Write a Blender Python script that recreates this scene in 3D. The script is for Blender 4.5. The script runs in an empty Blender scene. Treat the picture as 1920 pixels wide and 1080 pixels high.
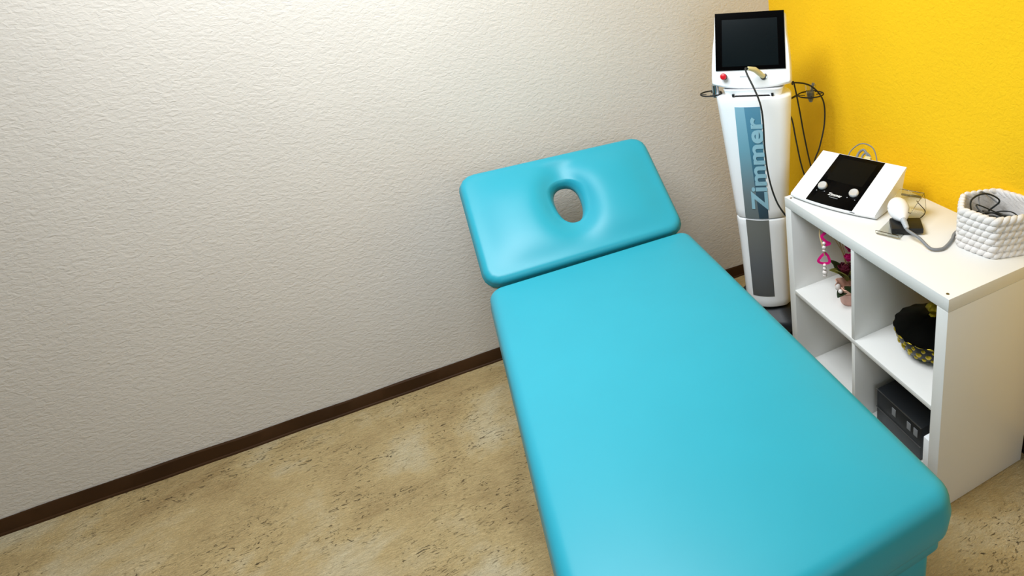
import bpy, bmesh, math, random
from mathutils import Vector, Matrix, Euler
random.seed(7)
PI = math.pi
SC = bpy.context.scene
COL = SC.collection

# ------------------------------------------------------------------ camera
cam_d = bpy.data.cameras.new('camera')
cam = bpy.data.objects.new('camera', cam_d); COL.objects.link(cam)
cam.location = (-1.3533, -2.374, 1.6045)
cam.rotation_mode = 'QUATERNION'
cam.rotation_quaternion = (Matrix.Rotation(-.4548, 3, 'Z') @ Matrix.Rotation(1.1601, 3, 'X')
                           @ Matrix.Rotation(-.087, 3, 'Z')).to_quaternion()
cam_d.sensor_width = 36; cam_d.sensor_fit = 'HORIZONTAL'
cam_d.lens = 1111.76 * 36 / 1920
cam_d.shift_x = -437.8 / 1920
cam_d.shift_y = -183 / 1920
cam_d.clip_start = .02
SC.camera = cam

# ------------------------------------------------------------------ light
world = bpy.data.worlds.new('world'); SC.world = world; world.use_nodes = True
bg = world.node_tree.nodes['Background']
bg.inputs[0].default_value = (.72, .84, 1, 1); bg.inputs[1].default_value = .6
def area(name, loc, target, sx, sy, watts, col=(1, 1, 1)):
    l = bpy.data.lights.new(name, 'AREA'); l.shape = 'RECTANGLE'; l.size = sx; l.size_y = sy
    l.energy = watts; l.color = col
    o = bpy.data.objects.new(name, l); COL.objects.link(o); o.location = loc
    o.rotation_euler = (Vector(target) - Vector(loc)).to_track_quat('-Z', 'Y').to_euler()
    return o
area('ceiling_lamp_light', (-1.6, -1.05, 2.52), (-1.6, -1.05, 0), 1.15, 1.15, 69, (.90, .95, 1))
area('added_front_fill', (-1.05, -4.13, 1.6), (-1.0, -2.0, 1.2), 1.5, 1.3, 19, (.76, .88, 1))  # added fill from behind the camera, placed for surfaces that face it

vs = SC.view_settings
SC.display_settings.display_device = 'sRGB'
vs.view_transform = 'Standard'; vs.look = 'None'; vs.gamma = 1; vs.use_curve_mapping = False
vs.exposure = 0.0

# ------------------------------------------------------------------ materials
def srgb(c):
    return tuple(((v / 255) / 12.92 if v / 255 <= .04045 else ((v / 255 + .055) / 1.055) ** 2.4) for v in c) + (1,)
def mat(name, col, rough=.5, metal=0, coat=0, bump=None, trans=0, ior=1.45, var=.03, alpha=1, spec=.5, vscale=6):
    """procedural principled material; slight noise variation in the base colour, optional bump=(scale, strength, dist)"""
    m = bpy.data.materials.new(name); m.use_nodes = True
    nt = m.node_tree; b = nt.nodes['Principled BSDF']
    b.inputs['Roughness'].default_value = rough; b.inputs['Metallic'].default_value = metal
    b.inputs['Coat Weight'].default_value = coat; b.inputs['IOR'].default_value = ior
    b.inputs['Transmission Weight'].default_value = trans; b.inputs['Alpha'].default_value = alpha
    b.inputs['Specular IOR Level'].default_value = spec
    tc = nt.nodes.new('ShaderNodeTexCoord')
    n = nt.nodes.new('ShaderNodeTexNoise'); n.inputs['Scale'].default_value = vscale
    nt.links.new(tc.outputs['Object'], n.inputs['Vector'])
    r = nt.nodes.new('ShaderNodeValToRGB')
    c = srgb(col)
    r.color_ramp.elements[0].position = .3; r.color_ramp.elements[1].position = .7
    r.color_ramp.elements[0].color = tuple(v * (1 - var) for v in c[:3]) + (1,)
    r.color_ramp.elements[1].color = tuple(min(1, v * (1 + var)) for v in c[:3]) + (1,)
    nt.links.new(n.outputs['Fac'], r.inputs['Fac']); nt.links.new(r.outputs['Color'], b.inputs['Base Color'])
    if bump:
        n2 = nt.nodes.new('ShaderNodeTexNoise'); n2.inputs['Scale'].default_value = bump[0]; n2.inputs['Detail'].default_value = 4
        nt.links.new(tc.outputs['Object'], n2.inputs['Vector'])
        bp = nt.nodes.new('ShaderNodeBump'); bp.inputs['Strength'].default_value = bump[1]; bp.inputs['Distance'].default_value = bump[2]
        nt.links.new(n2.outputs['Fac'], bp.inputs['Height']); nt.links.new(bp.outputs['Normal'], b.inputs['Normal'])
    return m

def plaster(name, col, pits=True):
    m = mat(name, col, .85, var=.02, vscale=3)
    nt = m.node_tree; b = nt.nodes['Principled BSDF']
    tc = nt.nodes.new('ShaderNodeTexCoord')
    mp = nt.nodes.new('ShaderNodeMapping'); mp.inputs['Rotation'].default_value = (0, math.radians(30), 0)
    mp.inputs['Scale'].default_value = (.72, 1, 1.25)
    nt.links.new(tc.outputs['Object'], mp.inputs['Vector'])
    a = nt.nodes.new('ShaderNodeTexNoise'); a.inputs['Scale'].default_value = 75; a.inputs['Detail'].default_value = 3
    a.inputs['Distortion'].default_value = .8; a.inputs['Roughness'].default_value = .55
    nt.links.new(mp.outputs[0], a.inputs['Vector'])
    v = nt.nodes.new('ShaderNodeTexVoronoi'); v.inputs['Scale'].default_value = 11
    nt.links.new(tc.outputs['Object'], v.inputs['Vector'])
    lt = nt.nodes.new('ShaderNodeMath'); lt.operation = 'LESS_THAN'; lt.inputs[1].default_value = .045
    nt.links.new(v.outputs['Distance'], lt.inputs[0])
    ml = nt.nodes.new('ShaderNodeMath'); ml.operation = 'MULTIPLY'; ml.inputs[1].default_value = -.9 if pits else 0
    nt.links.new(lt.outputs[0], ml.inputs[0])
    ad = nt.nodes.new('ShaderNodeMath'); ad.operation = 'ADD'
    nt.links.new(a.outputs['Fac'], ad.inputs[0]); nt.links.new(ml.outputs[0], ad.inputs[1])
    bp = nt.nodes.new('ShaderNodeBump'); bp.inputs['Strength'].default_value = .5; bp.inputs['Distance'].default_value = .005
    nt.links.new(ad.outputs[0], bp.inputs['Height']); nt.links.new(bp.outputs['Normal'], b.inputs['Normal'])
    return m

def floor_material():
    m = bpy.data.materials.new('rough_linoleum'); m.use_nodes = True
    nt = m.node_tree; b = nt.nodes['Principled BSDF']; b.inputs['Roughness'].default_value = .62
    N = nt.nodes.new; K = nt.links.new
    tc = N('ShaderNodeTexCoord')
    def noise(scale, det=4, dist=0, rough=.5, vec=None):
        n = N('ShaderNodeTexNoise'); n.inputs['Scale'].default_value = scale; n.inputs['Detail'].default_value = det
        n.inputs['Distortion'].default_value = dist; n.inputs['Roughness'].default_value = rough
        K(vec or tc.outputs['Object'], n.inputs['Vector']); return n
    mp = N('ShaderNodeMapping'); mp.inputs['Rotation'].default_value = (0, 0, math.radians(35)); mp.inputs['Scale'].default_value = (1, 2.4, 1)
    K(tc.outputs['Object'], mp.inputs['Vector'])
    big = noise(3.2, 5, .3, .6); r = N('ShaderNodeValToRGB'); e = r.color_ramp.elements
    e[0].position = .3; e[0].color = srgb((162, 136, 90)); e[1].position = .7; e[1].color = srgb((200, 186, 152))
    q = e.new(.5); q.color = srgb((187, 163, 114)); K(big.outputs['Fac'], r.inputs['Fac'])
    # short dark scuffs and pits
    sc = noise(26, 5, 2.2, .6, mp.outputs[0]); r2 = N('ShaderNodeValToRGB'); e = r2.color_ramp.elements
    e[0].position = .31; e[0].color = (1, 1, 1, 1); e[1].position = .40; e[1].color = (0, 0, 0, 1); K(sc.outputs['Fac'], r2.inputs['Fac'])
    msk = noise(5, 3, .5); r3 = N('ShaderNodeValToRGB'); e = r3.color_ramp.elements
    e[0].position = .40; e[1].position = .60; K(msk.outputs['Fac'], r3.inputs['Fac'])
    mu = N('ShaderNodeMath'); mu.operation = 'MULTIPLY'; K(r2.outputs[0], mu.inputs[0]); K(r3.outputs[0], mu.inputs[1])
    mx = N('ShaderNodeMix'); mx.data_type = 'RGBA'; K(mu.outputs[0], mx.inputs['Factor']); K(r.outputs[0], mx.inputs['A'])
    mx.inputs['B'].default_value = srgb((84, 68, 40))
    # pale curled streaks
    st = noise(14, 3, 3.5, .5, mp.outputs[0]); r4 = N('ShaderNodeValToRGB'); e = r4.color_ramp.elements
    e[0].position = .495; e[0].color = (0, 0, 0, 1); e[1].position = .505; e[1].color = (0, 0, 0, 1); z = e.new(.5); z.color = (.45, .45, .45, 1)
    K(st.outputs['Fac'], r4.inputs['Fac'])
    m4 = N('ShaderNodeMath'); m4.operation = 'MULTIPLY'; K(r4.outputs[0], m4.inputs[0]); K(r3.outputs[0], m4.inputs[1])
    mx2 = N('ShaderNodeMix'); mx2.data_type = 'RGBA'; K(m4.outputs[0], mx2.inputs['Factor']); K(mx.outputs['Result'], mx2.inputs['A'])
    mx2.inputs['B'].default_value = srgb((205, 192, 150)); K(mx2.outputs['Result'], b.inputs['Base Color'])
    f = noise(70, 5, 1.2, .6, mp.outputs[0]); g = noise(18, 4, 1.5, .6, mp.outputs[0])
    a = N('ShaderNodeMath'); a.operation = 'MULTIPLY_ADD'; K(g.outputs['Fac'], a.inputs[0]); a.inputs[1].default_value = 1.6; K(f.outputs['Fac'], a.inputs[2])
    s = N('ShaderNodeMath'); s.operation = 'SUBTRACT'; K(a.outputs[0], s.inputs[0]); K(mu.outputs[0], s.inputs[1])
    bp = N('ShaderNodeBump'); bp.inputs['Strength'].default_value = .85; bp.inputs['Distance'].default_value = .008
    K(s.outputs[0], bp.inputs['Height']); K(bp.outputs['Normal'], b.inputs['Normal'])
    return m

M = {}
M['wall'] = plaster('white_wood_chip_plaster', (206, 200, 191))
M['yellow'] = plaster('yellow_wood_chip_plaster', (253, 200, 4))
M['floor'] = floor_material()
M['far_wall'] = mat('unseen_wall_low_bounce', (84, 82, 78), .9)  # unseen walls coloured dark to cut bounced light and raise contrast
M['ceiling'] = mat('ceiling_low_bounce', (176, 176, 174), .9)  # unseen ceiling toned down to reduce ambient bounce
M['brown'] = mat('dark_brown_vinyl', (60, 38, 18), .65, spec=.2, bump=(30, .2, .003), var=.15)
M['teal'] = mat('teal_vinyl', (40, 152, 172), .38, spec=.4, bump=(420, .05, .0006), var=.015)
M['steel'] = mat('brushed_steel', (150, 152, 155), .35, 1)
M['chrome'] = mat('chrome', (200, 202, 206), .18, 1)
M['darkplastic'] = mat('dark_plastic', (24, 28, 32), .45)
M['rubber'] = mat('black_rubber', (14, 14, 15), .5)
M['white'] = mat('white_gloss_plastic', (246, 248, 250), .3, var=.008)
M['laminate'] = mat('white_laminate', (232, 231, 227), .38, var=.008)
M['black'] = mat('black_glossy_glass', (4, 4, 5), .12, var=.1, spec=.12)
M['display'] = mat('dark_lcd', (8, 17, 20), .2, var=.1, spec=.2)
M['display2'] = mat('dark_lcd_neutral', (11, 12, 11), .25, var=.1, spec=.12)
M['red'] = mat('red_button', (205, 18, 34), .3)
M['cream'] = mat('cream_connector', (226, 214, 160), .4)
M['cable'] = mat('dark_cable', (26, 30, 30), .5)
M['greycable'] = mat('grey_cable', (128, 130, 132), .5)
M['letter'] = mat('pale_blue_print', (146, 190, 206), .45, var=.01)
M['print'] = mat('white_print', (230, 230, 230), .4)
M['greyprint'] = mat('grey_print', (178, 182, 186), .5)
M['knob'] = mat('silver_knob', (214, 214, 214), .35, .35)
M['rope'] = mat('white_cotton_rope', (228, 224, 220), .85, bump=(260, .5, .002))
M['pearl'] = mat('pearl', (236, 226, 220), .2, coat=.6)
M['magenta'] = mat('magenta_ribbon', (232, 22, 130), .4)
M['darkrose'] = mat('wine_petal', (110, 28, 52), .6, var=.3, vscale=40)
M['leafdark'] = mat('dark_leaf', (26, 42, 18), .5, var=.3, vscale=30)
M['leafolive'] = mat('olive_leaf', (128, 124, 50), .6, var=.25, vscale=30)
M['pot'] = mat('pink_pot', (222, 172, 158), .45, var=.12, vscale=25)
M['blush'] = mat('blush_paper', (228, 178, 156), .6, var=.12, vscale=25)
M['wire'] = mat('pale_stem', (206, 178, 130), .55)
M['blackceramic'] = mat('black_glazed_ceramic', (5, 5, 4), .22, spec=.15)
M['gold'] = mat('antique_gold_glaze', (170, 148, 30), .28, .6, var=.25, vscale=60)
M['screw'] = mat('screw_cap_brass', (120, 108, 70), .35, .8)
def clear(name, tint=(255, 255, 255), rough=.02):
    m = mat(name, tint, rough, trans=1, ior=1.47, var=0); return m
M['acrylic'] = clear('clear_acrylic', (250, 252, 248))
M['probe'] = mat('white_probe_plastic', (240, 240, 242), .28)

def panel_material(name, kind):
    """printed strip on the column: vertical print gradient and a diagonal darker field, in the column's own coordinates"""
    m = bpy.data.materials.new(name); m.use_nodes = True
    nt = m.node_tree; b = nt.nodes['Principled BSDF']; b.inputs['Roughness'].default_value = .4
    N = nt.nodes.new; K = nt.links.new
    tc = N('ShaderNodeTexCoord'); sp = N('ShaderNodeSeparateXYZ'); K(tc.outputs['Object'], sp.inputs[0])
    def ramp(stops, lo, hi):
        mr = N('ShaderNodeMapRange'); mr.inputs['From Min'].default_value = lo; mr.inputs['From Max'].default_value = hi
        K(sp.outputs['Z'], mr.inputs['Value'])
        r = N('ShaderNodeValToRGB'); e = r.color_ramp.elements
        e[0].position = stops[0][0]; e[0].color = srgb(stops[0][1]); e[1].position = stops[-1][0]; e[1].color = srgb(stops[-1][1])
        for p_, c_ in stops[1:-1]: q = e.new(p_); q.color = srgb(c_)
        K(mr.outputs[0], r.inputs['Fac']); return r
    if kind == 'upper':
        lt = ramp([(0, (96, 100, 98)), (.3, (112, 126, 130)), (.65, (112, 162, 180)), (1, (138, 186, 206))], .5, 1.05)
        dk = ramp([(0, (44, 56, 64)), (.35, (62, 90, 106)), (.65, (70, 124, 148)), (1, (92, 146, 174))], .5, 1.05)
        # boundary x = a + b*z
        ma = N('ShaderNodeMath'); ma.operation = 'MULTIPLY_ADD'; K(sp.outputs['Z'], ma.inputs[0]); ma.inputs[1].default_value = -.055; ma.inputs[2].default_value = .0265
        gt = N('ShaderNodeMath'); gt.operation = 'GREATER_THAN'; K(sp.outputs['X'], gt.inputs[0]); K(ma.outputs[0], gt.inputs[1])
        mx = N('ShaderNodeMix'); mx.data_type = 'RGBA'; K(gt.outputs[0], mx.inputs['Factor']); K(lt.outputs[0], mx.inputs['A']); K(dk.outputs[0], mx.inputs['B'])
        K(mx.outputs['Result'], b.inputs['Base Color'])
    else:
        lt = ramp([(0, (84, 86, 86)), (.5, (96, 100, 104)), (1, (112, 114, 110))], .2, .5); K(lt.outputs[0], b.inputs['Base Color'])
    return m
M['panel_up'] = panel_material('blue_printed_strip', 'upper')
M['panel_low'] = panel_material('grey_printed_strip', 'lower')

# ------------------------------------------------------------------ helpers
def smooth(me, angle=40):
    for p in me.polygons: p.use_smooth = True
    try: me.set_sharp_from_angle(angle=math.radians(angle))
    except Exception: pass
def obj(name, bm, m, parent=None, loc=None, rot=None, ang=40, sm=True):
    bmesh.ops.recalc_face_normals(bm, faces=bm.faces)
    me = bpy.data.meshes.new(name); bm.to_mesh(me); bm.free()
    if sm: smooth(me, ang)
    for mm in (m if isinstance(m, (list, tuple)) else [m]): me.materials.append(mm)
    o = bpy.data.objects.new(name, me); COL.objects.link(o)
    if parent: o.parent = parent
    if loc: o.location = loc
    if rot: o.rotation_euler = rot
    return o
def tag(o, label=None, cat=None, group=None, kind=None):
    if label: o['label'] = label
    if cat: o['category'] = cat
    if group: o['group'] = group
    if kind: o['kind'] = kind
    return o
def thing(name, label, cat, loc=(0, 0, 0), rz=0, group=None):
    o = bpy.data.objects.new(name, None); COL.objects.link(o); o.empty_display_size = .05
    o.location = loc; o.rotation_euler = (0, 0, rz)
    return tag(o, label, cat, group)
def box(bm, x0, x1, y0, y1, z0, z1, bev=0, seg=2):
    r = bmesh.ops.create_cube(bm, size=1)['verts']
    for v in r: v.co = Vector((x0 + (v.co.x + .5) * (x1 - x0), y0 + (v.co.y + .5) * (y1 - y0), z0 + (v.co.z + .5) * (z1 - z0)))
    if bev:
        es = {e for v in r for e in v.link_edges}
        bmesh.ops.bevel(bm, geom=list(es), offset=bev, segments=seg, affect='EDGES', profile=.5)
def boxo(name, x0, x1, y0, y1, z0, z1, m, parent=None, bev=0, seg=2, **k):
    bm = bmesh.new(); box(bm, x0, x1, y0, y1, z0, z1, bev, seg); return obj(name, bm, m, parent, **k)
def loft(bm, loops, cap0=True, cap1=True, closed=True):
    rows = [[bm.verts.new(p) for p in lp] for lp in loops]
    n = len(rows[0])
    for a, b in zip(rows, rows[1:]):
        for i in range(n if closed else n - 1):
            j = (i + 1) % n
            bm.faces.new((a[i], a[j], b[j], b[i]))
    if cap0: bm.faces.new(rows[0][::-1])
    if cap1: bm.faces.new(rows[-1])
    return rows
def rrect(a, b, r, n=8):
    """rounded rectangle, half sizes a, b; counter-clockwise"""
    r = min(r, a, b); pts = []
    for cx, cy, s in ((a - r, b - r, 0), (-a + r, b - r, 1), (-a + r, -b + r, 2), (a - r, -b + r, 3)):
        for i in range(n + 1):
            t = PI / 2 * (s + i / n); pts.append((cx + r * math.cos(t), cy + r * math.sin(t)))
    return pts
def lathe(bm, prof, n=32, c=(0, 0, 0), cap=True, fn=None):
    loops = []
    for r, z in prof:
        lp = []
        for i in range(n):
            t = 2 * PI * i / n; rr = r * (fn(t, z) if fn else 1)
            lp.append((c[0] + rr * math.cos(t), c[1] + rr * math.sin(t), c[2] + z))
        loops.append(lp)
    loft(bm, loops, cap, cap)
def spline(pts, n=10):
    """Catmull-Rom through the points"""
    P = [Vector(p) for p in pts]; P = [P[0] * 2 - P[1]] + P + [P[-1] * 2 - P[-2]]; out = []
    for i in range(1, len(P) - 2):
        for k in range(n):
            t = k / n; a, b, c, d = P[i - 1:i + 3]
            out.append(.5 * ((2 * b) + (c - a) * t + (2 * a - 5 * b + 4 * c - d) * t * t + (3 * b - a - 3 * c + d) * t ** 3))
    out.append(P[-2]); return out
def tube(bm, pts, r, n=8, closed=False, flat=1):
    P = [Vector(p) for p in pts]; L = len(P)
    rad = r if callable(r) else (lambda t: r)
    up = None; loops = []
    for i, p in enumerate(P):
        if closed: d = (P[(i + 1) % L] - P[i - 1]).normalized()
        else: d = (P[min(i + 1, L - 1)] - P[max(i - 1, 0)]).normalized()
        if up is None: up = Vector((0, 0, 1)) if abs(d.z) < .9 else Vector((1, 0, 0))
        s = d.cross(up).normalized(); up = s.cross(d).normalized()
        rr = rad(i / max(1, L - 1))
        loops.append([tuple(p + s * rr * math.cos(2 * PI * k / n) + up * rr * flat * math.sin(2 * PI * k / n)) for k in range(n)])
    if closed: loops.append(loops[0]); loft(bm, loops, False, False); bmesh.ops.remove_doubles(bm, verts=bm.verts, dist=1e-6)
    else: loft(bm, loops)
def tubeo(name, pts, r, m, parent=None, n=8, sp=True, **k):
    bm = bmesh.new(); tube(bm, spline(pts) if sp else pts, r, n); return obj(name, bm, m, parent, **k)
def ball(bm, c, r, s=(1, 1, 1), u=14, v=10, rot=None):
    mx = Matrix.Translation(c) @ (rot.to_matrix().to_4x4() if rot else Matrix()) @ Matrix.Diagonal((r * s[0], r * s[1], r * s[2], 1))
    bmesh.ops.create_uvsphere(bm, u_segments=u, v_segments=v, radius=1, matrix=mx)
def text_mesh(name, body, size, m, parent, mw, extrude=.0006, bold=0, xs=1, font_sp=1, shear=0):
    c = bpy.data.curves.new(name, 'FONT'); c.body = body; c.size = size; c.extrude = extrude; c.offset = bold
    c.align_x = 'LEFT'; c.space_character = font_sp; c.resolution_u = 4; c.shear = shear
    t = bpy.data.objects.new(name, c); COL.objects.link(t)
    me = bpy.data.meshes.new_from_object(t.evaluated_get(bpy.context.evaluated_depsgraph_get()))
    bpy.data.objects.remove(t); bpy.data.curves.remove(c)
    for v in me.vertices: v.co.x *= xs
    me.materials.clear(); me.materials.append(m)
    o = bpy.data.objects.new(name, me); COL.objects.link(o); o.parent = parent; o.matrix_local = mw
    return o

# ------------------------------------------------------------------ the room
X0, Y0, CZ = -4.0, -4.0, 2.6
tag(boxo('floor', X0 - .1, .1, Y0 - .1, .1, -.1, 0, M['floor'], sm=False), kind='structure')
tag(boxo('wall_back', X0 - .1, .1, 0, .1, 0, CZ, M['wall'], sm=False), kind='structure')
tag(boxo('wall_right', 0, .1, Y0, 0, 0, CZ, M['yellow'], sm=False), kind='structure')
tag(boxo('wall_left', X0 - .1, X0, Y0, 0, 0, CZ, M['far_wall'], sm=False), kind='structure')
tag(boxo('ceiling', X0 - .1, .1, Y0 - .1, .1, CZ, CZ + .1, M['ceiling'], sm=False), kind='structure')
WX0, WX1, WZ0, WZ1 = -1.9, -.2, .9, 2.3
bm = bmesh.new()
box(bm, X0 - .1, WX0, Y0 - .1, Y0, 0, CZ); box(bm, WX1, .1, Y0 - .1, Y0, 0, CZ)
box(bm, WX0, WX1, Y0 - .1, Y0, 0, WZ0); box(bm, WX0, WX1, Y0 - .1, Y0, WZ1, CZ)
tag(obj('wall_front', bm, M['far_wall'], sm=False), kind='structure')
bm = bmesh.new()
for a in (WX0, (WX0 + WX1) / 2 - .03, WX1 - .06): box(bm, a, a + .06, Y0 - .08, Y0 - .02, WZ0, WZ1)
for a in (WZ0, WZ1 - .06): box(bm, WX0, WX1, Y0 - .08, Y0 - .02, a, a + .06)
tag(obj('added_window_1', bm, M['white'], sm=False), kind='structure')  # unseen window, added where the front fill light enters
# thin wavy rubber skirting along both walls
def skirting(name, p0, p1, nrm, h, n=60):
    bm = bmesh.new(); loops = []
    for i in range(n + 1):
        t = i / n; p = Vector(p0).lerp(Vector(p1), t)
        w = .0012 * math.sin(t * 37) + .0010 * math.sin(t * 91 + 1)
        hh = h + .0018 * math.sin(t * 23) + .0012 * math.sin(t * 71)
        prof = [(0.0005, 0), (.013 + w, 0), (.012 + w, .006), (.008 + w, .009), (.0075 + w, hh - .004), (.005, hh), (.0005, hh)]
        loops.append([tuple(p + Vector(nrm) * a + Vector((0, 0, b))) for a, b in prof])
    loft(bm, loops); return tag(obj(name, bm, M['brown'], ang=30), kind='structure')
skirting('baseboard_back', (X0, 0, 0), (0, 0, 0), (0, -1, 0), .058, 140)
skirting('baseboard_right', (0, -.012, 0), (0, Y0, 0), (-1, 0, 0), .058, 140)
# ceiling lamp (panel) above the couch
t = thing('ceiling_lamp', 'square white ceiling panel lamp above the massage table', 'lamp', (-1.6, -1.05, CZ))
bm = bmesh.new()
for a in (-.6, .58): box(bm, a, a + .02, -.6, .6, -.06, 0); box(bm, -.6, .6, a, a + .02, -.06, 0)
obj('frame', bm, M['white'], t, sm=False)

# ------------------------------------------------------------------ massage table
CX0, CX1, CYH, CZT, CLEN = -1.397, -.713, -.557, .651, 1.290
CW = CX1 - CX0; CM = (CX0 + CX1) / 2
mt = thing('massage_table', 'teal vinyl massage table with tilted face-hole headrest, standing before the white wall', 'massage table', (CM, CYH - CLEN / 2, 0))
def cushion_profile(th, er, steps=8, er_b=.018, bulge=.004):
    """(inset, z) from the bottom centre edge up to the top, z=0 is top"""
    pr = []
    for i in range(5):
        t = PI / 2 * i / 4; pr.append((er_b * (1 - math.sin(t)), -th + er_b * (1 - math.cos(t))))
    pr.append((-bulge, -th * .5))
    for i in range(steps + 1):
        t = PI / 2 * i / steps; pr.append((er * (1 - math.cos(t)), -er + er * math.sin(t)))
    return pr
def main_cushion():
    a, b, th = CW / 2, CLEN / 2, .110
    bm = bmesh.new(); loops = []
    for ins, z in cushion_profile(th, .034, 8, .014):
        lp = [(x, y, z) for x, y in rrect(a - ins, b - ins, max(.046 - ins, .008), 8)]
        loops.append(lp)
    # inner rings raise the middle a touch
    for f, dz in ((.94, .0022), (.8, .0045), (.5, .006)):
        loops.append([(x * f, y * (1 - (1 - f) * a / b), .0 + dz) for x, y in rrect(a - .034, b - .034, .012, 8)])
    loft(bm, loops); return bm
cu = obj('main_cushion', main_cushion(), M['teal'], mt, (0, 0, CZT - .004), ang=60)
# seam between cushion and its upholstered base
def slab(a, b, r, z0, z1, rb=.012):
    bm = bmesh.new(); loops = []
    for ins, z in ((rb, z0), (rb * .3, z0 + rb * .3), (0, z0 + rb), (0, z1 - rb), (rb * .3, z1 - rb * .3), (rb, z1)):
        loops.append([(x, y, z) for x, y in rrect(a - ins, b - ins, r, 6)])
    loft(bm, loops); return bm
obj('upholstered_base', slab(CW / 2 - .016, CLEN / 2 - .020, .02, CZT - .175, CZT - .112), M['teal'], mt, ang=60)
obj('lower_skirt', slab(CW / 2 - .028, CLEN / 2 - .035, .02, CZT - .30, CZT - .176), M['teal'], mt, ang=60)
bm = bmesh.new()
for s in (-1, 1): box(bm, s * .2 - .02, s * .2 + .02, -.56, .56, .30, .352, .003)
for s in (-1, 1): box(bm, -.22, .22, s * .5 - .02, s * .5 + .02, .30, .34, .003)
obj('frame', bm, M['steel'], mt)
for sx in (-1, 1):
    for sy in (-1, 1):
        bm = bmesh.new(); box(bm, sx * .2 - .02, sx * .2 + .02, sy * .48 - .02, sy * .48 + .02, .03, .31, .003)
        lg = obj('leg', bm, M['steel'], mt)
        bm = bmesh.new(); lathe(bm, [(.026, 0), (.028, .005), (.028, .025), (.022, .032)], 20, (sx * .2, sy * .48, 0))
        obj('foot', bm, M['rubber'], lg)
# headrest with face hole
HL, HT = .455, .6036
def headrest():
    a, b, th = CW / 2, HL / 2, .064
    hx, hy, ha, hb = -.010, .018, .045, .084
    NQ = 16
    out = rrect(a, b, .05, NQ)
    n = len(out)
    def resample(pts):
        # angle-based correspondence around the hole
        return sorted(pts, key=lambda p: math.atan2(p[1], p[0]))
    # dense rounded rectangle sampled evenly along its border
    def sample(a_, b_, r_, N=96):
        base = rrect(a_, b_, r_, 12); seg = []; tot = 0
        for i in range(len(base)):
            p, q = base[i], base[(i + 1) % len(base)]; l = math.dist(p, q); seg.append((tot, l, p, q)); tot += l
        res = []
        for k in range(N):
            s = (k / N * tot)
            for st, l, p, q in seg:
                if st <= s <= st + l + 1e-9 and l > 0:
                    f = (s - st) / l; res.append((p[0] + (q[0] - p[0]) * f, p[1] + (q[1] - p[1]) * f)); break
        return res
    N = 96
    ref = sample(a, b, .05, N)
    ang = []
    for x, y in ref:  # hole angle for each border sample, softened towards uniform
        ang.append(math.atan2((y - hy) / b * .62, (x - hx) / a))
    bm = bmesh.new(); loops = []
    for ins, z in cushion_profile(th, .026, 8, .016, .004):
        loops.append([(x, y, z) for x, y in sample(a - ins, b - ins, max(.055 - ins, .01), N)])
    edge = sample(a - .026, b - .026, .03, N)
    def holept(t, grow=0):
        # a little pear-shaped: wider at the top
        ct, st_ = math.cos(t), math.sin(t)
        e = 2.3
        x = math.copysign(abs(ct) ** (2 / e), ct) * (ha + grow); y = math.copysign(abs(st_) ** (2 / e), st_) * (hb + grow)
        x *= 1 + .12 * (y / (hb + grow))
        return hx + x, hy + y
    K = 26
    for k in range(1, K + 1):
        f = k / K
        lp = []
        for i in range(N):
            hxp, hyp = holept(ang[i], .012)
            x = edge[i][0] + (hxp - edge[i][0]) * f; y = edge[i][1] + (hyp - edge[i][1]) * f
            # crown then the rolled rim of the hole
            d = math.hypot((x - hx) / (ha + .012), (y - hy) / (hb + .012))  # 1 at the hole rim
            dist = (d - 1) * .055
            ea, eb = max(0, a - abs(x) - .026), max(0, b - abs(y) - .026)
            z = .020 * (1 - math.exp(-(ea / .075) ** 1.7)) * (1 - math.exp(-(eb / .065) ** 1.7))
            z -= .034 * math.exp(-(max(dist, 0) / .034) ** 1.5) * (1 - math.exp(-(min(ea, eb) / .022) ** 2))
            lp.append((x, y, z))
        loops.append(lp)
    z0 = -.024
    for g, z in ((.006, z0 - .006), (.002, z0 - .013), (0, z0 - .022), (0, -th + .004), (.003, -th)):
        loops.append([(*holept(t, g), z) for t in ang])
    rows = loft(bm, loops, False, False)
    # close the underside
    nb = len(rows[0])
    for i in range(nb):
        j = (i + 1) % nb; bm.faces.new((rows[0][j], rows[0][i], rows[-1][i], rows[-1][j]))
    return bm
hr = obj('headrest', headrest(), M['teal'], mt, ang=70)
# hinge line is at y=+CLEN/2 in table space; headrest rises from there
hc = Vector((0, CLEN / 2 + .004, CZT)) + Vector((0, math.cos(HT), math.sin(HT))) * (HL / 2) - Vector((0, -math.sin(HT), math.cos(HT))) * .004
hr.location = hc; hr.rotation_euler = (HT, 0, 0)
for s in (-1, 1):
    bm = bmesh.new(); tube(bm, [(s * .18, CLEN / 2 - .1, .535), (s * .18, CLEN / 2 + .03, .55), (s * .18, CLEN / 2 + .29, .728)], .012, 10)
    obj('headrest_bracket', bm, M['steel'], mt)

# ------------------------------------------------------------------ shelf unit
SW, SD, SH = .765, .364, .747
SX0, SX1 = -.4054, -.0414      # front, back
SY1, SY0 = -.7393, -1.5043     # far (left in view), near
su = thing('shelf_unit', 'white open cube shelf unit against the yellow wall, beside the massage table', 'shelf', ((SX0 + SX1) / 2, (SY0 + SY1) / 2, 0))
sx, sy = SD / 2, SW / 2
TT = .038; MT_ = .016
boxo('top_panel', -sx, sx, -sy, sy, SH - TT, SH, M['laminate'], su, .0012)
boxo('bottom_panel', -sx, sx, -sy + TT, sy - TT, 0.002, TT, M['laminate'], su, .0012)
for s in (1, -1):
    boxo('side_panel', -sx, sx, min(s * sy, s * (sy - TT)), max(s * sy, s * (sy - TT)), 0.001, SH - TT - .0004, M['laminate'], su, .0012)
MZ = .3735
boxo('shelf', -sx, sx, -sy + TT, sy - TT, MZ - MT_ / 2, MZ + MT_ / 2, M['laminate'], su, .0008)
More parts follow.
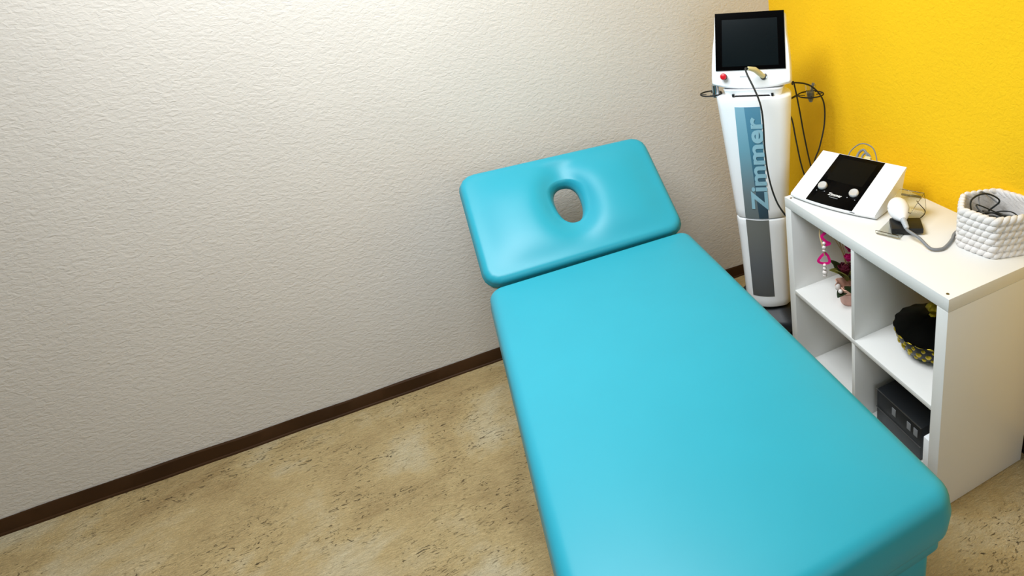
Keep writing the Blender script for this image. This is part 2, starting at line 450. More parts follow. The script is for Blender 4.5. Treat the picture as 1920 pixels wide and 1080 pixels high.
boxo('divider', -sx + .001, sx, -MT_ / 2, MT_ / 2, MZ + MT_ / 2, SH - TT, M['laminate'], su, .0008)
boxo('divider', -sx + .001, sx, -MT_ / 2, MT_ / 2, TT, MZ - MT_ / 2, M['laminate'], su, .0008)
for x, y in ((-sx + .012, sy - .024), (-sx + .016, -sy + .02), (sx - .03, -sy + .02), (sx - .03, sy - .024)):
    bm = bmesh.new(); lathe(bm, [(.0042, 0), (.0042, .0006), (.003, .0009), (.0018, .0002)], 16, (x, y, SH))
    obj('screw', bm, M['screw'], su)
ST = SH; SS = MZ + MT_ / 2

# ------------------------------------------------------------------ laser therapy device on its column
DA = math.radians(-38)
DC = Vector((-.318, -.422, 0))
dv = thing('laser_therapy_device', 'tall white therapy device column with tilted black touchscreen, in the corner', 'medical device', DC, DA)
def wz(z):
    k = [(.12, .186), (.22, .190), (.42, .198), (.6, .214), (.85, .25), (1.04, .278), (1.06, .278)]
    for (a, wa), (b, wb) in zip(k, k[1:]):
        if z <= b: f = max(0, (z - a) / (b - a)); return wa + (wb - wa) * f
    return k[-1][1]
def yf(x, z):   # front surface of the column
    w = wz(z) / 2; return -.085 - .028 * (1 - min(1, (x / w)) ** 2)
def col_loop(z, ins=0, n=14):
    w = wz(z) / 2 - ins; pts = []
    for i in range(n + 1):            # front, left to right
        x = -w + 2 * w * i / n
        r = .018; e = w - abs(x)
        y = -.085 + ins - .028 * (1 - (x / w) ** 2) + (r - math.sqrt(max(0, r * r - (r - e) ** 2)) if e < r else 0)
        pts.append((x, y, z))
    for i in range(1, n):             # back, right to left
        f = i / n; a = f * PI
        pts.append((w * math.cos(a), -.07 + .15 * (math.sin(a) ** .6), z))
    return pts
def column(z0, z1, n=14):
    bm = bmesh.new(); loops = [col_loop(z0, .004), col_loop(z0 + .003, .0005)]
    for i in range(n + 1): loops.append(col_loop(z0 + .004 + (z1 - z0 - .012) * i / n))
    loops += [col_loop(z1 - .004, .001), col_loop(z1 - .001, .004), col_loop(z1, .009)]
    loft(bm, loops); return bm
ZS = .560
obj('column', column(ZS + .001, 1.050), M['white'], dv, ang=50)
obj('lower_column', column(.145, ZS - .001), M['white'], dv, ang=50)
def strip(x0, x1, z0, z1, off, n=8, k=20):
    bm = bmesh.new(); g = []
    for j in range(k + 1):
        z = z0 + (z1 - z0) * j / k; row = []
        for i in range(n + 1):
            x = x0(z) + (x1(z) - x0(z)) * i / n; row.append(bm.verts.new((x, yf(x, z) - off, z)))
        g.append(row)
    fs = []
    for j in range(k):
        for i in range(n): fs.append(bm.faces.new((g[j][i], g[j][i + 1], g[j + 1][i + 1], g[j + 1][i])))
    r = bmesh.ops.extrude_face_region(bm, geom=fs)
    for v in r['geom']:
        if isinstance(v, bmesh.types.BMVert): v.co.y += off + .001
    return bm
xl = lambda z: -.066 + .008 * (1.05 - z) / .8
xr = lambda z: .030 + .004 * (1.05 - z) / .8
obj('blue_panel', strip(xl, xr, ZS + .004, 1.018, .0012), M['panel_up'], dv, ang=50)
obj('grey_panel', strip(xl, xr, .20, ZS - .004, .0012), M['panel_low'], dv, ang=50)
# the brand lettering, reading upwards: baseline on the right edge of the strip
def letters():
    txt = text_mesh('lettering', 'Zimmer', .088, M['letter'], dv, Matrix(), .0002, .0026, 1.28, 1.0)
    me = txt.data
    for v in me.vertices:
        x, y, z = v.co
        nz = .606 + x; nx = .033 - y; v.co = (nx, yf(nx, nz) - .0030 - (z * .5), nz)
    return txt
letters()
# neck and base
bm = bmesh.new()
loft(bm, [[(x * s, y * s - .01, z) for x, y in rrect(.105, .075, .03)] for z, s in ((1.049, 1.0), (1.062, 1.02), (1.075, 1.06))])
obj('neck', bm, M['white'], dv, ang=50)
bm = bmesh.new(); loft(bm, [[(x, y - .02, z) for x, y in rrect(.09, .066, .03)] for z in (1.05, 1.056)]); 
for sx_ in (-.07, .075): box(bm, sx_ - .004, sx_ + .004, -.094, -.086, 1.052, 1.062)
obj('neck_seam', bm, M['rubber'], dv)
bm = bmesh.new(); loft(bm, [[(x * s, y * s, z) for x, y in rrect(.155, .165, .08, 10)] for z, s in ((.058, .94), (.062, 1), (.085, 1), (.105, .93), (.125, .62), (.146, .5))])
obj('base', bm, M['darkplastic'], dv, ang=50)
for ax, ay in ((-.115, -.12), (.115, -.12), (-.115, .12), (.115, .12)):
    bm = bmesh.new()
    for o_ in (-.013, .013):
        r = bmesh.ops.create_cone(bm, cap_ends=True, segments=24, radius1=.026, radius2=.026, depth=.014, matrix=Matrix.Translation((ax + o_, ay, .026)) @ Matrix.Rotation(PI / 2, 4, 'Y'))
    box(bm, ax - .007, ax + .007, ay - .012, ay + .012, .03, .064, .003)
    obj('caster', bm, M['rubber'], dv)
# monitor head: tilted
TL = math.radians(17)
hd_base = Vector((-.004, -.02, 1.072))
RT = Matrix.Translation(hd_base) @ Matrix.Rotation(-TL, 4, 'X')
def xf(bm, m): bmesh.ops.transform(bm, matrix=m, verts=bm.verts); return bm
bm = bmesh.new()
HH = .258
def head_outline(yv, ins=0):
    pts = []
    prof = [(-.147, .012), (-.143, .006), (-.10, -.004), (-.05, -.009), (0, -.0105), (.05, -.009), (.10, -.004), (.143, .006), (.147, .012),
            (.1475, .03), (.146, .075), (.142, .13), (.134, .185), (.130, .25), (.128, HH - .008), (.124, HH), (0, HH), (-.124, HH), (-.128, HH - .008),
            (-.130, .25), (-.134, .185), (-.142, .13), (-.146, .075), (-.1475, .03)]
    for x, z in prof: pts.append((x * (1 - ins * 6.5), yv, HH / 2 + (z - HH / 2) * (1 - ins * 6.5)))
    return pts
loft(bm, [head_outline(.02, .03), head_outline(.0, .008), head_outline(-.02, 0), head_outline(-.052, 0), head_outline(-.058, .004), head_outline(-.060, .010)])
xf(bm, RT)
obj('monitor_housing', bm, M['white'], dv, ang=35)
bm = bmesh.new(); fw, f0, f1 = .124, .056, HH + .002
loft(bm, [[(-fw - .005, y, f0), (fw + .005, y, f0), (fw + .002, y, f1), (-fw - .002, y, f1)] for y in (-.055, -.0635)])
xf(bm, RT); scr = obj('screen', bm, M['black'], dv, sm=False)
bm = bmesh.new(); loft(bm, [[(-.104, y, .070), (.104, y, .070), (.101, y, HH - .022), (-.101, y, HH - .022)] for y in (-.063, -.0639)])
xf(bm, RT); obj('display', bm, M['display'], scr, sm=False)
# emergency stop
def cyl_y(bm, x, z, prof, n=24):
    """profile of (radius, distance out of the front face)"""
    loft(bm, [[(x + r * math.cos(2 * PI * i / n), -.060 - d, z + r * math.sin(2 * PI * i / n)) for i in range(n)] for r, d in prof])
bm = bmesh.new(); cyl_y(bm, -.098, .034, [(.011, 0), (.011, .002), (.007, .003), (.007, .012)]); xf(bm, RT)
es = obj('emergency_stop', bm, M['rubber'], dv)
bm = bmesh.new(); cyl_y(bm, -.098, .034, [(.007, .012), (.0115, .013), (.012, .019), (.010, .023), (.005, .0245)]); xf(bm, RT)
obj('button_cap', bm, M['red'], es)
bm = bmesh.new(); cyl_y(bm, .048, .031, [(.013, 0), (.013, .003), (.010, .004), (.009, .004)]); xf(bm, RT)
obj('socket_ring', bm, M['chrome'], dv)
mm = RT @ Matrix.Translation((-.04, -.0605, .030)) @ Matrix.Rotation(PI / 2, 4, 'X')
text_mesh('small_lettering', 'zimmer', .010, M['greyprint'], dv, mm, .0003, 0)
# plug sticking out and hose hanging in front
pa = RT @ Vector((.046, -.062, .032)); pb = RT @ Vector((.024, -.108, .052)); pc = RT @ Vector((.004, -.130, .056))
bm = bmesh.new(); tube(bm, [pa, pa.lerp(pb, .5), pb, pc], lambda t: .0098 if t < .7 else .0065, 16); obj('plug', bm, M['cream'], dv)
DMI = (Matrix.Translation(DC) @ Matrix.Rotation(DA, 4, 'Z')).inverted()
def W(x, y, z): return DMI @ Vector((x, y, z))   # world point in the device's space
hose = [pc, pc + Vector((-.006, -.010, -.010)), W(-.395, -.595, 1.039), W(-.389, -.59, .877), W(-.384, -.595, .774), W(-.372, -.61, .689), W(-.352, -.63, .629), W(-.30, -.66, .54), W(-.25, -.68, .44), W(-.22, -.68, .30), W(-.24, -.62, .2)]
tubeo('hose', hose, .0034, M['cable'], dv, 10)
# ring holder for handpieces, right; and its twin, left
def ring(cx, cy, z, rad, name='holder_ring'):
    bm = bmesh.new()
    tube(bm, [(cx + rad * math.cos(t), cy + rad * math.sin(t), z) for t in [2 * PI * i / 40 for i in range(40)]], .0028, 8, closed=True)
    for a in (20, 100, 190, 280):
        a = math.radians(a); tube(bm, [(cx + rad * math.cos(a), cy + rad * math.sin(a), z), (cx + rad * .45 * math.cos(a), cy + rad * .45 * math.sin(a), z - .002)], .0016, 6)
    return bm
RC = W(-.098, -.460, 1.0)
rg = obj('holder_ring', ring(RC.x, RC.y, RC.z, .050), M['rubber'], dv)
bm = bmesh.new(); tube(bm, [(RC.x - .050, RC.y, RC.z), (.10, -.0, RC.z)], .004, 8); obj('bracket', bm, M['rubber'], rg)
bm = bmesh.new(); lathe(bm, [(.009, -.034), (.013, -.022), (.017, .0), (.021, .028), (.0195, .028), (.015, 0), (.011, -.02)], 24, (RC.x, RC.y, RC.z + .01))
obj('clear_cup', bm, M['acrylic'], rg)
bm = bmesh.new(); lathe(bm, [(.006, -.04), (.009, -.03), (.0135, -.012), (.0145, .0), (.008, .002), (.006, .004)], 20, (RC.x, RC.y, RC.z + .01))
tube(bm, [(RC.x + .004, RC.y, RC.z + .01), (RC.x + .012, RC.y, RC.z + .045)], .006, 10)
obj('grey_insert', bm, M['greycable'], rg)
LC = Vector((-.168, -.03, 1.052))
rg2 = obj('holder_ring', ring(LC.x, LC.y, LC.z, .040), M['rubber'], dv)
bm = bmesh.new(); lathe(bm, [(.012, -.02), (.014, -.018), (.014, .026), (.009, .029)], 20, (-.146, -.045, 1.062)); obj('silver_handpiece', bm, M['chrome'], rg2)
# the three cables hanging by the yellow wall
tubeo('cable', [W(-.205, -.50, 1.065), W(-.196, -.50, 1.072), W(-.123, -.50, 1.046), W(-.068, -.50, .979), W(-.064, -.50, .887), W(-.097, -.51, .796), W(-.134, -.52, .729), W(-.15, -.55, .60), W(-.15, -.60, .35), W(-.19, -.56, .11)], .0032, M['cable'], dv)
tubeo('cable', [W(-.205, -.50, 1.075), W(-.196, -.50, 1.066), W(-.178, -.50, .965), W(-.161, -.50, .853), W(-.150, -.52, .735), W(-.14, -.57, .58), W(-.15, -.62, .35), W(-.20, -.56, .11)], .0032, M['cable'], dv)
tubeo('cable', [W(-.225, -.49, .96), W(-.213, -.50, .93), W(-.211, -.52, .848), W(-.202, -.54, .741), W(-.18, -.58, .60), W(-.16, -.63, .35), W(-.21, -.56, .11)], .0032, M['cable'], dv)

# ------------------------------------------------------------------ ultrasound device on the shelf unit
ua = math.atan2(-.307, .115)
uo = Vector((-.395, -.765, ST))
ud = thing('ultrasound_device', 'white slanted therapy console with black panel and two silver knobs, on the shelf top', 'medical device', uo, ua)
# local: x along the front (0..UW), y backwards, z up
UW, UD, UZ0, UZ1 = .328, .205, .020, .112
SL = math.atan2(UZ1 - UZ0, UD - .01)
bm = bmesh.new(); loops = []
NX = 24
def us_front(f): return -.016 * (1 - (2 * f - 1) ** 2)
def us_side(f): return 0
top, bot = [], []
def sec(f):
    x = UW * f; y0 = us_front(f)
    e = .007 if 0 < f < 1 else .007
    zf = UZ0
    return [(x, y0 + .012, .002), (x, y0 + .003, .008), (x, y0, zf - .006), (x, y0 + .002, zf + .000), (x, UD - .004, UZ1), (x, UD, UZ1 - .004), (x, UD - .012, UZ1 - .016), (x, UD * .80, .004)]
for i in range(NX + 1): loops.append(sec(i / NX))
loft(bm, loops); obj('body', bm, M['white'], ud, ang=30)
def sl(x, y, off=.0): # point on the slanted face
    f = x / UW; y0 = us_front(f) + .002
    k = (y - y0) / (UD - .004 - y0); return Vector((x, y, UZ0 + (UZ1 - UZ0) * k)) + Vector((0, -math.sin(SL), math.cos(SL))) * off
def us_patch(xa, xb, ya, yb, off, n=8):
    """ya/yb: distance behind the curved front lip, and absolute rear y"""
    bm = bmesh.new(); g = []
    for j in range(5):
        row = []
        for i in range(n + 1):
            x = xa + (xb - xa) * i / n; y0 = us_front(x / UW) + ya if ya is not None else 0
            y = y0 + (yb - y0) * j / 4; row.append(bm.verts.new(sl(x, y, off)))
        g.append(row)
    fs = [bm.faces.new((g[j][i], g[j][i + 1], g[j + 1][i + 1], g[j + 1][i])) for j in range(4) for i in range(n)]
    r = bmesh.ops.extrude_face_region(bm, geom=fs)
    for v in r['geom']:
        if isinstance(v, bmesh.types.BMVert): v.co -= Vector((0, -math.sin(SL), math.cos(SL))) * (off + .001)
    return bm
PX0, PX1 = .072, .252
pn = obj('black_panel', us_patch(PX0, PX1, .001, UD - .006, .0012), M['black'], ud, sm=False)
obj('display', us_patch(PX0 + .022, PX1 - .020, .098, UD - .022, .0016), M['display2'], pn, sm=False)
Rsl = Matrix.Rotation(SL, 4, 'X')
for kx, ky in ((.100, .052), (.222, .052)):
    p = sl(kx, ky, .001); bm = bmesh.new()
    lathe(bm, [(.0155, 0), (.0165, .002), (.0165, .007), (.0145, .010), (.010, .0095), (.004, .0088)], 32)
    xf(bm, Matrix.Translation(p) @ Rsl); obj('knob', bm, M['knob'], ud)
for kx, ky in ((.088, .032), (.118, .034), (.208, .032), (.238, .030)):
    p = sl(kx, ky, .0012); bm = bmesh.new(); lathe(bm, [(.0016, 0), (.0014, .0006)], 12); xf(bm, Matrix.Translation(p) @ Rsl)
    obj('indicator_mark', bm, M['greyprint'], pn)
text_mesh('lettering', 'Zimmer', .0155, M['print'], pn, Matrix.Translation(sl(.138, .0245, .0014)) @ Rsl, .0002, .0004)
text_mesh('lettering', 'MedizinSysteme', .0052, M['greyprint'], pn, Matrix.Translation(sl(.147, .0165, .0014)) @ Rsl, .0002, 0)
bm = bmesh.new(); box(bm, .232, .262, -.0015, .0015, -.0008, .0006); xf(bm, Matrix.Translation(sl(0, .0005) * 0 + Vector((0, us_front(.75) + .0015, .0155))) )
obj('slot', bm, M['rubber'], ud, sm=False)
# plugs and leads arching out of the back
tubeo('rear_cable', [(.10, UD - .01, .08), (.10, UD + .02, .118), (.135, UD + .035, .148), (.18, UD + .035, .140), (.205, UD + .02, .10), (.21, UD - .002, .06)], .0022, M['greycable'], ud)
tubeo('rear_cable', [(.135, UD - .006, .09), (.135, UD + .016, .118), (.152, UD + .022, .132), (.17, UD + .015, .115), (.172, UD - .004, .09)], .0045, M['greycable'], ud)
tubeo('rear_cable', [(.152, UD - .006, .09), (.154, UD + .014, .116), (.168, UD + .018, .124), (.185, UD + .012, .110), (.187, UD - .004, .09)], .0035, M['greycable'], ud)
boxo('plug', .165, .188, UD + .002, UD + .016, .088, .116, M['cream'], ud, .003)
tubeo('mains_cable', [(.30, UD - .03, .02), (.318, UD - .004, .012), (.332, UD + .010, .006), (.345, UD + .018, .005), (.37, UD + .022, .005)], .004, M['rubber'], ud)

# ------------------------------------------------------------------ clear holder, probe, adapter, basket
ah = thing('acrylic_stand', 'clear acrylic probe stand on the white shelf top, right of the console', 'stand', (0, 0, ST))
fl_, fr_, bl_, br_ = Vector((-.335, -1.143, 0)), Vector((-.305, -1.208, 0)), Vector((-.155, -1.055, 0)), Vector((-.12, -1.125, 0))
def acr_path(s):   # bent sheet seen from the side: foot, ramp up to the back, and down again
    pass
ud_ = (fr_ - fl_); n_ = (bl_ - fl_)
prof = [(0.0, .003, .012), (.0, .003, .0), (.30, 0, .0)]
bm = bmesh.new()
th = .0030
def sheet(bm, pts, w0, w1, th=.003):
    """bent sheet: pts=(fraction along, height); w0,w1 = two edge rails"""
    a = [w0(f) + Vector((0, 0, h)) for f, h in pts]; b = [w1(f) + Vector((0, 0, h)) for f, h in pts]
    loops = []
    for i in range(len(pts)):
        i0, i1 = max(0, i - 1), min(len(pts) - 1, i + 1)
        d = (a[i1] - a[i0]).normalized(); s = (b[i] - a[i]).normalized(); n = d.cross(s).normalized() * th / 2
        loops.append([tuple(a[i] + n), tuple(b[i] + n), tuple(b[i] - n), tuple(a[i] - n)])
    loft(bm, loops)
w0 = lambda f: fl_ + n_ * f; w1 = lambda f: fr_ + n_ * f + (br_ - bl_ - ud_) * f
sheet(bm, [(.0, .016), (.015, .006), (.05, .0025), (.5, .0025), (.93, .0025), (.985, .006), (1.0, .016), (.97, .045), (.90, .078)], w0, w1)
obj('stand_body', bm, M['acrylic'], ah, ang=30)
bm = bmesh.new(); sheet(bm, [(.90, .078), (.6, .062), (.42, .052)], w0, w1); obj('cradle_plate', bm, M['acrylic'], ah, ang=30)

pb0 = Vector((-.232, -1.128, ST + .045))   # probe centre
pd = Vector((-.045, -.085, -.012)).normalized()       # axis from the head to its neck
pq = pd.to_track_quat('Z', 'Y').to_matrix().to_4x4()
pr = thing('ultrasound_probe', 'white egg-shaped ultrasound probe with grey cable, lying on the clear stand', 'probe', pb0)
bm = bmesh.new(); lathe(bm, [(.004, -.046), (.016, -.044), (.026, -.036), (.0315, -.022), (.0325, -.006), (.030, .010), (.024, .026), (.016, .040), (.0095, .050), (.007, .054)], 32); xf(bm, pq)
obj('probe_head', bm, M['probe'], pr, ang=60)
bm = bmesh.new(); lathe(bm, [(.0085, .048), (.009, .052)] + [(.0085 - .0002 * i + (.0012 if i % 2 else -.0006), .054 + .004 * i) for i in range(10)] + [(.0045, .098)], 16); xf(bm, pq)
obj('strain_relief', bm, M['greyprint'], pr)
cs = pd * .095
cpts = [cs, cs + pd * .012, Vector((-.275, -1.262, ST + .022)) - pb0, Vector((-.274, -1.305, ST + .008)) - pb0, Vector((-.250, -1.322, ST + .006)) - pb0, Vector((-.220, -1.315, ST + .006)) - pb0, Vector((-.185, -1.298, ST + .006)) - pb0, Vector((-.15, -1.276, ST + .006)) - pb0, Vector((-.10, -1.268, ST + .006)) - pb0, Vector((-.05, -1.270, ST + .006)) - pb0, Vector((-.012, -1.300, ST + .006)) - pb0]
tubeo('cable', cpts, .0045, M['greycable'], pr, 10)

ba = math.radians(-35)
bc = Vector((-.243, -1.172, ST))
ad_ = thing('power_adapter', 'flat black power adapter box under the clear stand', 'power adapter', bc, ba)
boxo('housing', -.046, .046, -.036, .036, .0045, .024, M['rubber'], ad_, .004)
bm = bmesh.new(); box(bm, .02, .034, .036, .045, .006, .018, .002); obj('connector', bm, M['chrome'], ad_)
tubeo('thin_lead', [(.03, .04, .012), (.05, .065, .006), (.07, .10, .012), (.05, .14, .03)], .0014, M['rubber'], ad_)

BC = Vector((-.097, -1.364, ST)); BR, BH = .086, .116
bk = thing('rope_basket', 'white chunky braided rope basket on the shelf top by the yellow wall', 'basket', BC)
def hexr(t, q=.10):
    s = PI / 3; u = ((t + .35) % s) - s / 2; return 1 / math.cos(u) * (1 - q) + q * 1.04
bm = bmesh.new(); ROWS = 6; NB = 15
for r in range(ROWS):
    z = .010 + r * (BH - .018) / (ROWS - 1)
    for i in range(NB):
        for half in (0, 1):
            # a two-strand twist: two interleaved runs of slanted lozenges
            t0 = 2 * PI * (i + .5 * half + .25 * (r % 2)) / NB; t1 = t0 + 2 * PI / NB * .95
            pts = []
            for k in range(7):
                f = k / 6; t = t0 + (t1 - t0) * f; rad = BR * .97 * hexr(t) + .006 * math.sin(PI * f) * (1 if half else 1)
                pts.append((rad * math.cos(t), rad * math.sin(t), z + (.0085 if half else .0085) * (f - .5) * 2.5))
            tube(bm, pts, lambda f: .0024 + .0078 * math.sin(PI * min(1, max(0, f))) ** .6, 8)
obj('braided_wall', bm, M['rope'], bk, ang=60)
bm = bmesh.new()
lathe(bm, [(BR * .99, .004), (BR * .99, BH - .012), (BR * .93, BH - .012), (BR * .93, .008)], 48, fn=lambda t, z: hexr(t), cap=True)
bmesh.ops.delete(bm, geom=[f for f in bm.faces if len(f.verts) > 6 and f.calc_center_median().z > .006], context='FACES')
bm2 = bmesh.new(); bm.free()
lathe(bm2, [(.002, .003), (BR * .95, .003), (BR * .965, BH - .012), (BR * .93, BH - .012), (BR * .92, .010), (.002, .010)], 48, fn=lambda t, z: hexr(t), cap=False)
obj('basket_lining', bm2, M['rope'], bk)
# coiled leads in the basket
random.seed(3)
for k, (m_, rr) in enumerate(((M['cable'], .0026), (M['greycable'], .0022), (M['cable'], .0020))):
    pts = []
    for i in range(60):
        t = i * .55 + k; ra = .048 + .02 * math.sin(i * .37 + k)
        pts.append((ra * math.cos(t), ra * math.sin(t), .018 + .045 * (i / 60) + .006 * math.sin(i * 1.3 + k) + .008 * k))
    lift = {0: [(.05, .03, .10), (.02, .055, .122), (-.03, .06, .112), (-.05, .03, .07)], 1: [(.0, .06, .11), (.03, .075, .118), (.05, .03, .09)], 2: [(-.02, .05, .10), (.01, .02, .085), (.03, -.03, .07)]}[k]
    o = tubeo('coiled_cable', [tuple(Vector(p)) for p in pts + lift], rr, m_, None, 6)
    o.location = BC
    tag(o, ['thick dark lead coiled in the rope basket, arching over its far rim', 'grey lead coiled in the rope basket', 'thin dark lead looped loosely in the middle of the rope basket'][k], 'cable')

# ------------------------------------------------------------------ potted orchid in the left cell
fp = Vector((-.288, -.948, SS))
fl = thing('flower_pot', 'small pink flower pot with magenta ribbons and pearls, in the upper left cell', 'flower pot', fp)
bm = bmesh.new(); lathe(bm, [(.026, 0), (.030, .004), (.038, .046), (.040, .051), (.038, .054), (.034, .046)], 28, cap=True); obj('pot', bm, M['pot'], fl)
bm = bmesh.new()
lathe(bm, [(.036, .048), (.043, .064), (.048, .078), (.045, .080), (.034, .066), (.026, .052)], 36, fn=lambda t, z: 1 + .14 * math.sin(7 * t) * max(0, z - .045) / .04)
obj('paper_wrap', bm, M['blush'], fl)
def leaf_bm(L, w, fold=.25, curl=.3, n=8):
    bm = bmesh.new(); g = []
    for i in range(n + 1):
        f = i / n; ww = w * math.sin(PI * min(1, f * .94 + .04)) ** .8; z = -curl * L * f * f
        g.append([bm.verts.new((-ww, L * f, z + fold * ww)), bm.verts.new((0, L * f, z)), bm.verts.new((ww, L * f, z + fold * ww))])
    for a, b in zip(g, g[1:]):
        for k in (0, 1): bm.faces.new((a[k], a[k + 1], b[k + 1], b[k]))
    r = bmesh.ops.extrude_face_region(bm, geom=bm.faces[:])
    for v in r['geom']:
        if isinstance(v, bmesh.types.BMVert): v.co.z += .0012
    return bm
def put(bm, loc, yaw, pitch, roll=0):
    return xf(bm, Matrix.Translation(loc) @ Euler((0, 0, yaw)).to_matrix().to_4x4() @ Matrix.Rotation(pitch, 4, 'X') @ Matrix.Rotation(roll, 4, 'Y'))
for yaw, pit, L, w, mm, z in ((150, .5, .055, .018, 'leafdark', .10), (110, .3, .05, .016, 'leafdark', .085), (70, .9, .06, .018, 'leafolive', .13), (95, 1.2, .07, .020, 'leafolive', .12), (200, .4, .05, .016, 'leafdark', .07),
                        (10, .8, .06, .018, 'leafdark', .12), (-60, .6, .055, .018, 'leafolive', .11), (40, 1.1, .07, .016, 'leafdark', .13), (170, 1.0, .06, .015, 'leafdark', .13)):
    a = math.radians(yaw); obj('leaf', put(leaf_bm(L * 1.12, w * 1.2), (.012 * math.cos(a + PI / 2), .012 * math.sin(a + PI / 2), z - .03), a, pit), M[mm], fl)
def rose(c, r, m):
    bm = bmesh.new(); ball(bm, c, r * .45, u=10, v=8)
    for k, (n, rr, h) in enumerate(((4, .6, .5), (5, .85, .35), (6, 1.0, .1))):
        for i in range(n):
            a = 2 * PI * i / n + k; q = leaf_bm(r * 1.2, r * .5, .5, -.35, 5)
            put(q, (c[0] + r * .15 * math.cos(a + PI / 2), c[1] + r * .15 * math.sin(a + PI / 2), c[2] - r * .4), a, 1.35 - .35 * k)
            me = bpy.data.meshes.new('t'); q.to_mesh(me); q.free(); bm.from_mesh(me); bpy.data.meshes.remove(me)
    return obj('blossom', bm, m, fl)
rose((-.012, .004, .128), .032, M['darkrose']); rose((.020, -.016, .140), .028, M['darkrose']); rose((.018, .018, .196), .020, M['magenta'])
rose((-.006, -.006, .178), .020, M['magenta']); rose((.012, -.012, .225), .018, M['magenta'])
bm = bmesh.new(); put(bm if False else bm, (0, 0, 0), 0, 0); ball(bm, (-.050, -.004, .082), .011, (1, .7, 1.1)); ball(bm, (-.050, -.018, .072), .008); obj('white_bead', bm, M['pearl'], fl)
# wires and hanging ribbon of pearls
tubeo('stem', [(0, 0, .10), (-.012, .02, .20), (-.03, .035, .27), (-.07, .045, .312), (-.095, .03, .29), (-.098, .010, .25), (-.092, .008, .215)], .0024, M['wire'], fl)
tubeo('stem', [(.005, 0, .12), (-.01, .02, .19), (-.04, .03, .26)], .0014, M['wire'], fl)
tubeo('stem', [(.01, -.005, .12), (.0, .03, .20), (-.005, .04, .29)], .0014, M['wire'], fl)
def ribbon(pts, w, n=10):
    P = spline(pts, n); bm = bmesh.new(); g = []
    for i, p in enumerate(P):
        d = (P[min(i + 1, len(P) - 1)] - P[max(i - 1, 0)]).normalized(); s = d.cross(Vector((.8, .6, 0))).normalized() * w / 2
        g.append((bm.verts.new(p - s), bm.verts.new(p + s)))
    fs = [bm.faces.new((a[0], a[1], b[1], b[0])) for a, b in zip(g, g[1:])]
    r = bmesh.ops.extrude_face_region(bm, geom=fs)
    for v in r['geom']:
        if isinstance(v, bmesh.types.BMVert): v.co += Vector((.0008, .0006, 0))
    return obj('ribbon', bm, M['magenta'], fl)
hx_ = Vector((-.094, .008, .0))
ribbon([hx_ + Vector(p) for p in ((.006, 0, .30), (-.004, .006, .285), (.004, -.004, .27), (.014, -.012, .262), (.002, -.004, .256))], .010)
ribbon([hx_ + Vector(p) for p in ((.004, -.002, .228), (-.008, .010, .208), (-.014, .016, .190), (-.002, .004, .184), (.012, -.010, .190), (.010, -.008, .212), (.002, -.002, .226))], .009)
for z, r in ((.262, .006), (.247, .0075), (.235, .006), (.178, .0062), (.166, .0068), (.150, .0088), (.139, .0075)):
    bm = bmesh.new(); ball(bm, hx_ + Vector((0, 0, z)), r); obj('pearl', bm, M['pearl'], fl)
ribbon([(-.01, -.02, .30), (.0, -.03, .28), (.012, -.03, .26), (.0, -.02, .24), (.01, -.028, .215)], .011)
for p_ in ((-.03, .012, .292), (-.022, .0, .285), (-.012, -.006, .276)):
    bm = bmesh.new(); ball(bm, p_, .0065); obj('pearl', bm, M['pearl'], fl)

# ------------------------------------------------------------------ black and gold lidded bowl
bp_ = Vector((-.240, -1.295, SS))
bw = thing('lidded_bowl', 'black glazed bowl with gold relief and gold-knobbed lid, in the upper right cell', 'bowl', bp_)
bm = bmesh.new()
lathe(bm, [(.060, 0), (.066, .004), (.085, .022), (.101, .050), (.107, .075), (.108, .084), (.100, .086)], 60, fn=lambda t, z: 1 + .012 * math.sin(20 * t)); obj('bowl', bm, M['blackceramic'], bw, ang=60)
bm = bmesh.new()
for row, (z, r, sc_) in enumerate(((.030, .088, .9), (.052, .1005, 1.1), (.071, .1055, .8))):
    n = 22
    for i in range(n):
        a = 2 * PI * (i + .5 * (row % 2)) / n
        ball(bm, (r * math.cos(a), r * math.sin(a), z), .0085 * sc_, (.55, 1, 1.05), 8, 6, Euler((0, 0, a)))
obj('gold_relief', bm, M['gold'], bw, ang=60)
bm = bmesh.new(); n = 20
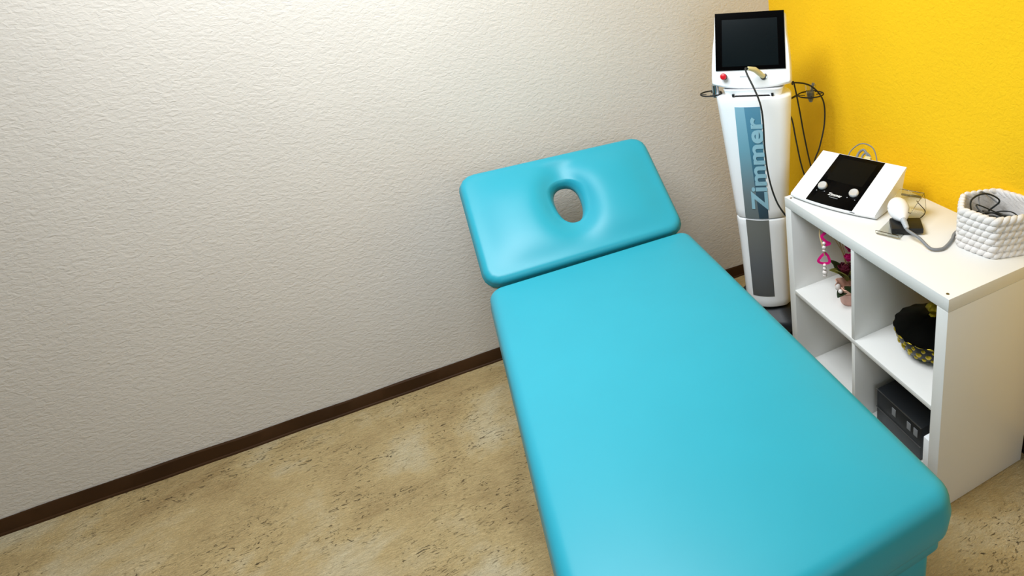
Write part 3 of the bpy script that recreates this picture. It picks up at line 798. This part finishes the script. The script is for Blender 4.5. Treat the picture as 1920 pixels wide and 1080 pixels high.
for i in range(n):
    a0 = 2 * PI * (i + .15) / n; a1 = 2 * PI * (i + .85) / n
    tube(bm, [(.1125 * math.cos(a), .1125 * math.sin(a), .088) for a in [a0 + (a1 - a0) * k / 4 for k in range(5)]], lambda f: .0012 + .0022 * math.sin(PI * f), 8)
obj('gold_rim', bm, M['gold'], bw, ang=60)
bm = bmesh.new()
lathe(bm, [(.104, .086), (.114, .089), (.114, .093), (.100, .098), (.075, .108), (.045, .120), (.020, .126), (.012, .130)], 60, fn=lambda t, z: 1 + (.022 * math.sin(16 * t) if z < .096 else 0)); ld = obj('lid', bm, M['blackceramic'], bw, ang=60)
bm = bmesh.new(); lathe(bm, [(.012, .128), (.008, .136), (.016, .146), (.021, .156), (.018, .166), (.009, .174), (.012, .182), (.006, .190)], 24, fn=lambda t, z: 1 + .1 * math.sin(6 * t)); obj('knob', bm, M['gold'], ld)

# ------------------------------------------------------------------ lower right cell
lb = thing('black_box_unit', 'black electronics box with silver-edged front, in the lower right cell', 'electronic box', (-.215, -1.262, TT))
boxo('housing', -.12, .12, -.105, .105, .002, .135, M['darkplastic'], lb, .004)
bm = bmesh.new()
for a, b in ((-.105, .105),): tube(bm, [(-.122, a, .136), (-.122, b, .136)], .0015, 6); tube(bm, [(-.122, a, .060), (-.122, b, .060)], .0015, 6)
obj('silver_edge', bm, M['steel'], lb)
for y_ in (-.09, -.06, .01): boxo('socket', -.1215, -.119, y_, y_ + .018, .085, .115, M['greycable'], lb, .001)
t_ = boxo('charger_block', -.03, .03, -.02, .02, 0, .03, M['darkplastic'], None, .006); t_.location = (-.21, -1.205, TT + .1372)
tag(t_, 'small dark charger block lying on top of the black electronics box', 'charger')
wb = boxo('white_folder', -.14, .14, -.015, .015, 0, .185, M['white'], None, .003); wb.location = (-.245, -1.440, TT + .0005)
tag(wb, 'narrow white folder standing upright against the right wall of the lower right cell', 'folder')
# black cable by the yellow wall, near the foot of the shelf unit
cc = tubeo('floor_cable', [(-.020, -1.40, .005), (-.03, -1.47, .008), (-.024, -1.54, .06), (-.018, -1.62, .13), (-.016, -1.72, .24), (-.016, -1.85, .40)], .005, M['rubber'])
tag(cc, 'black cable rising along the yellow wall behind the shelf unit corner', 'cable')
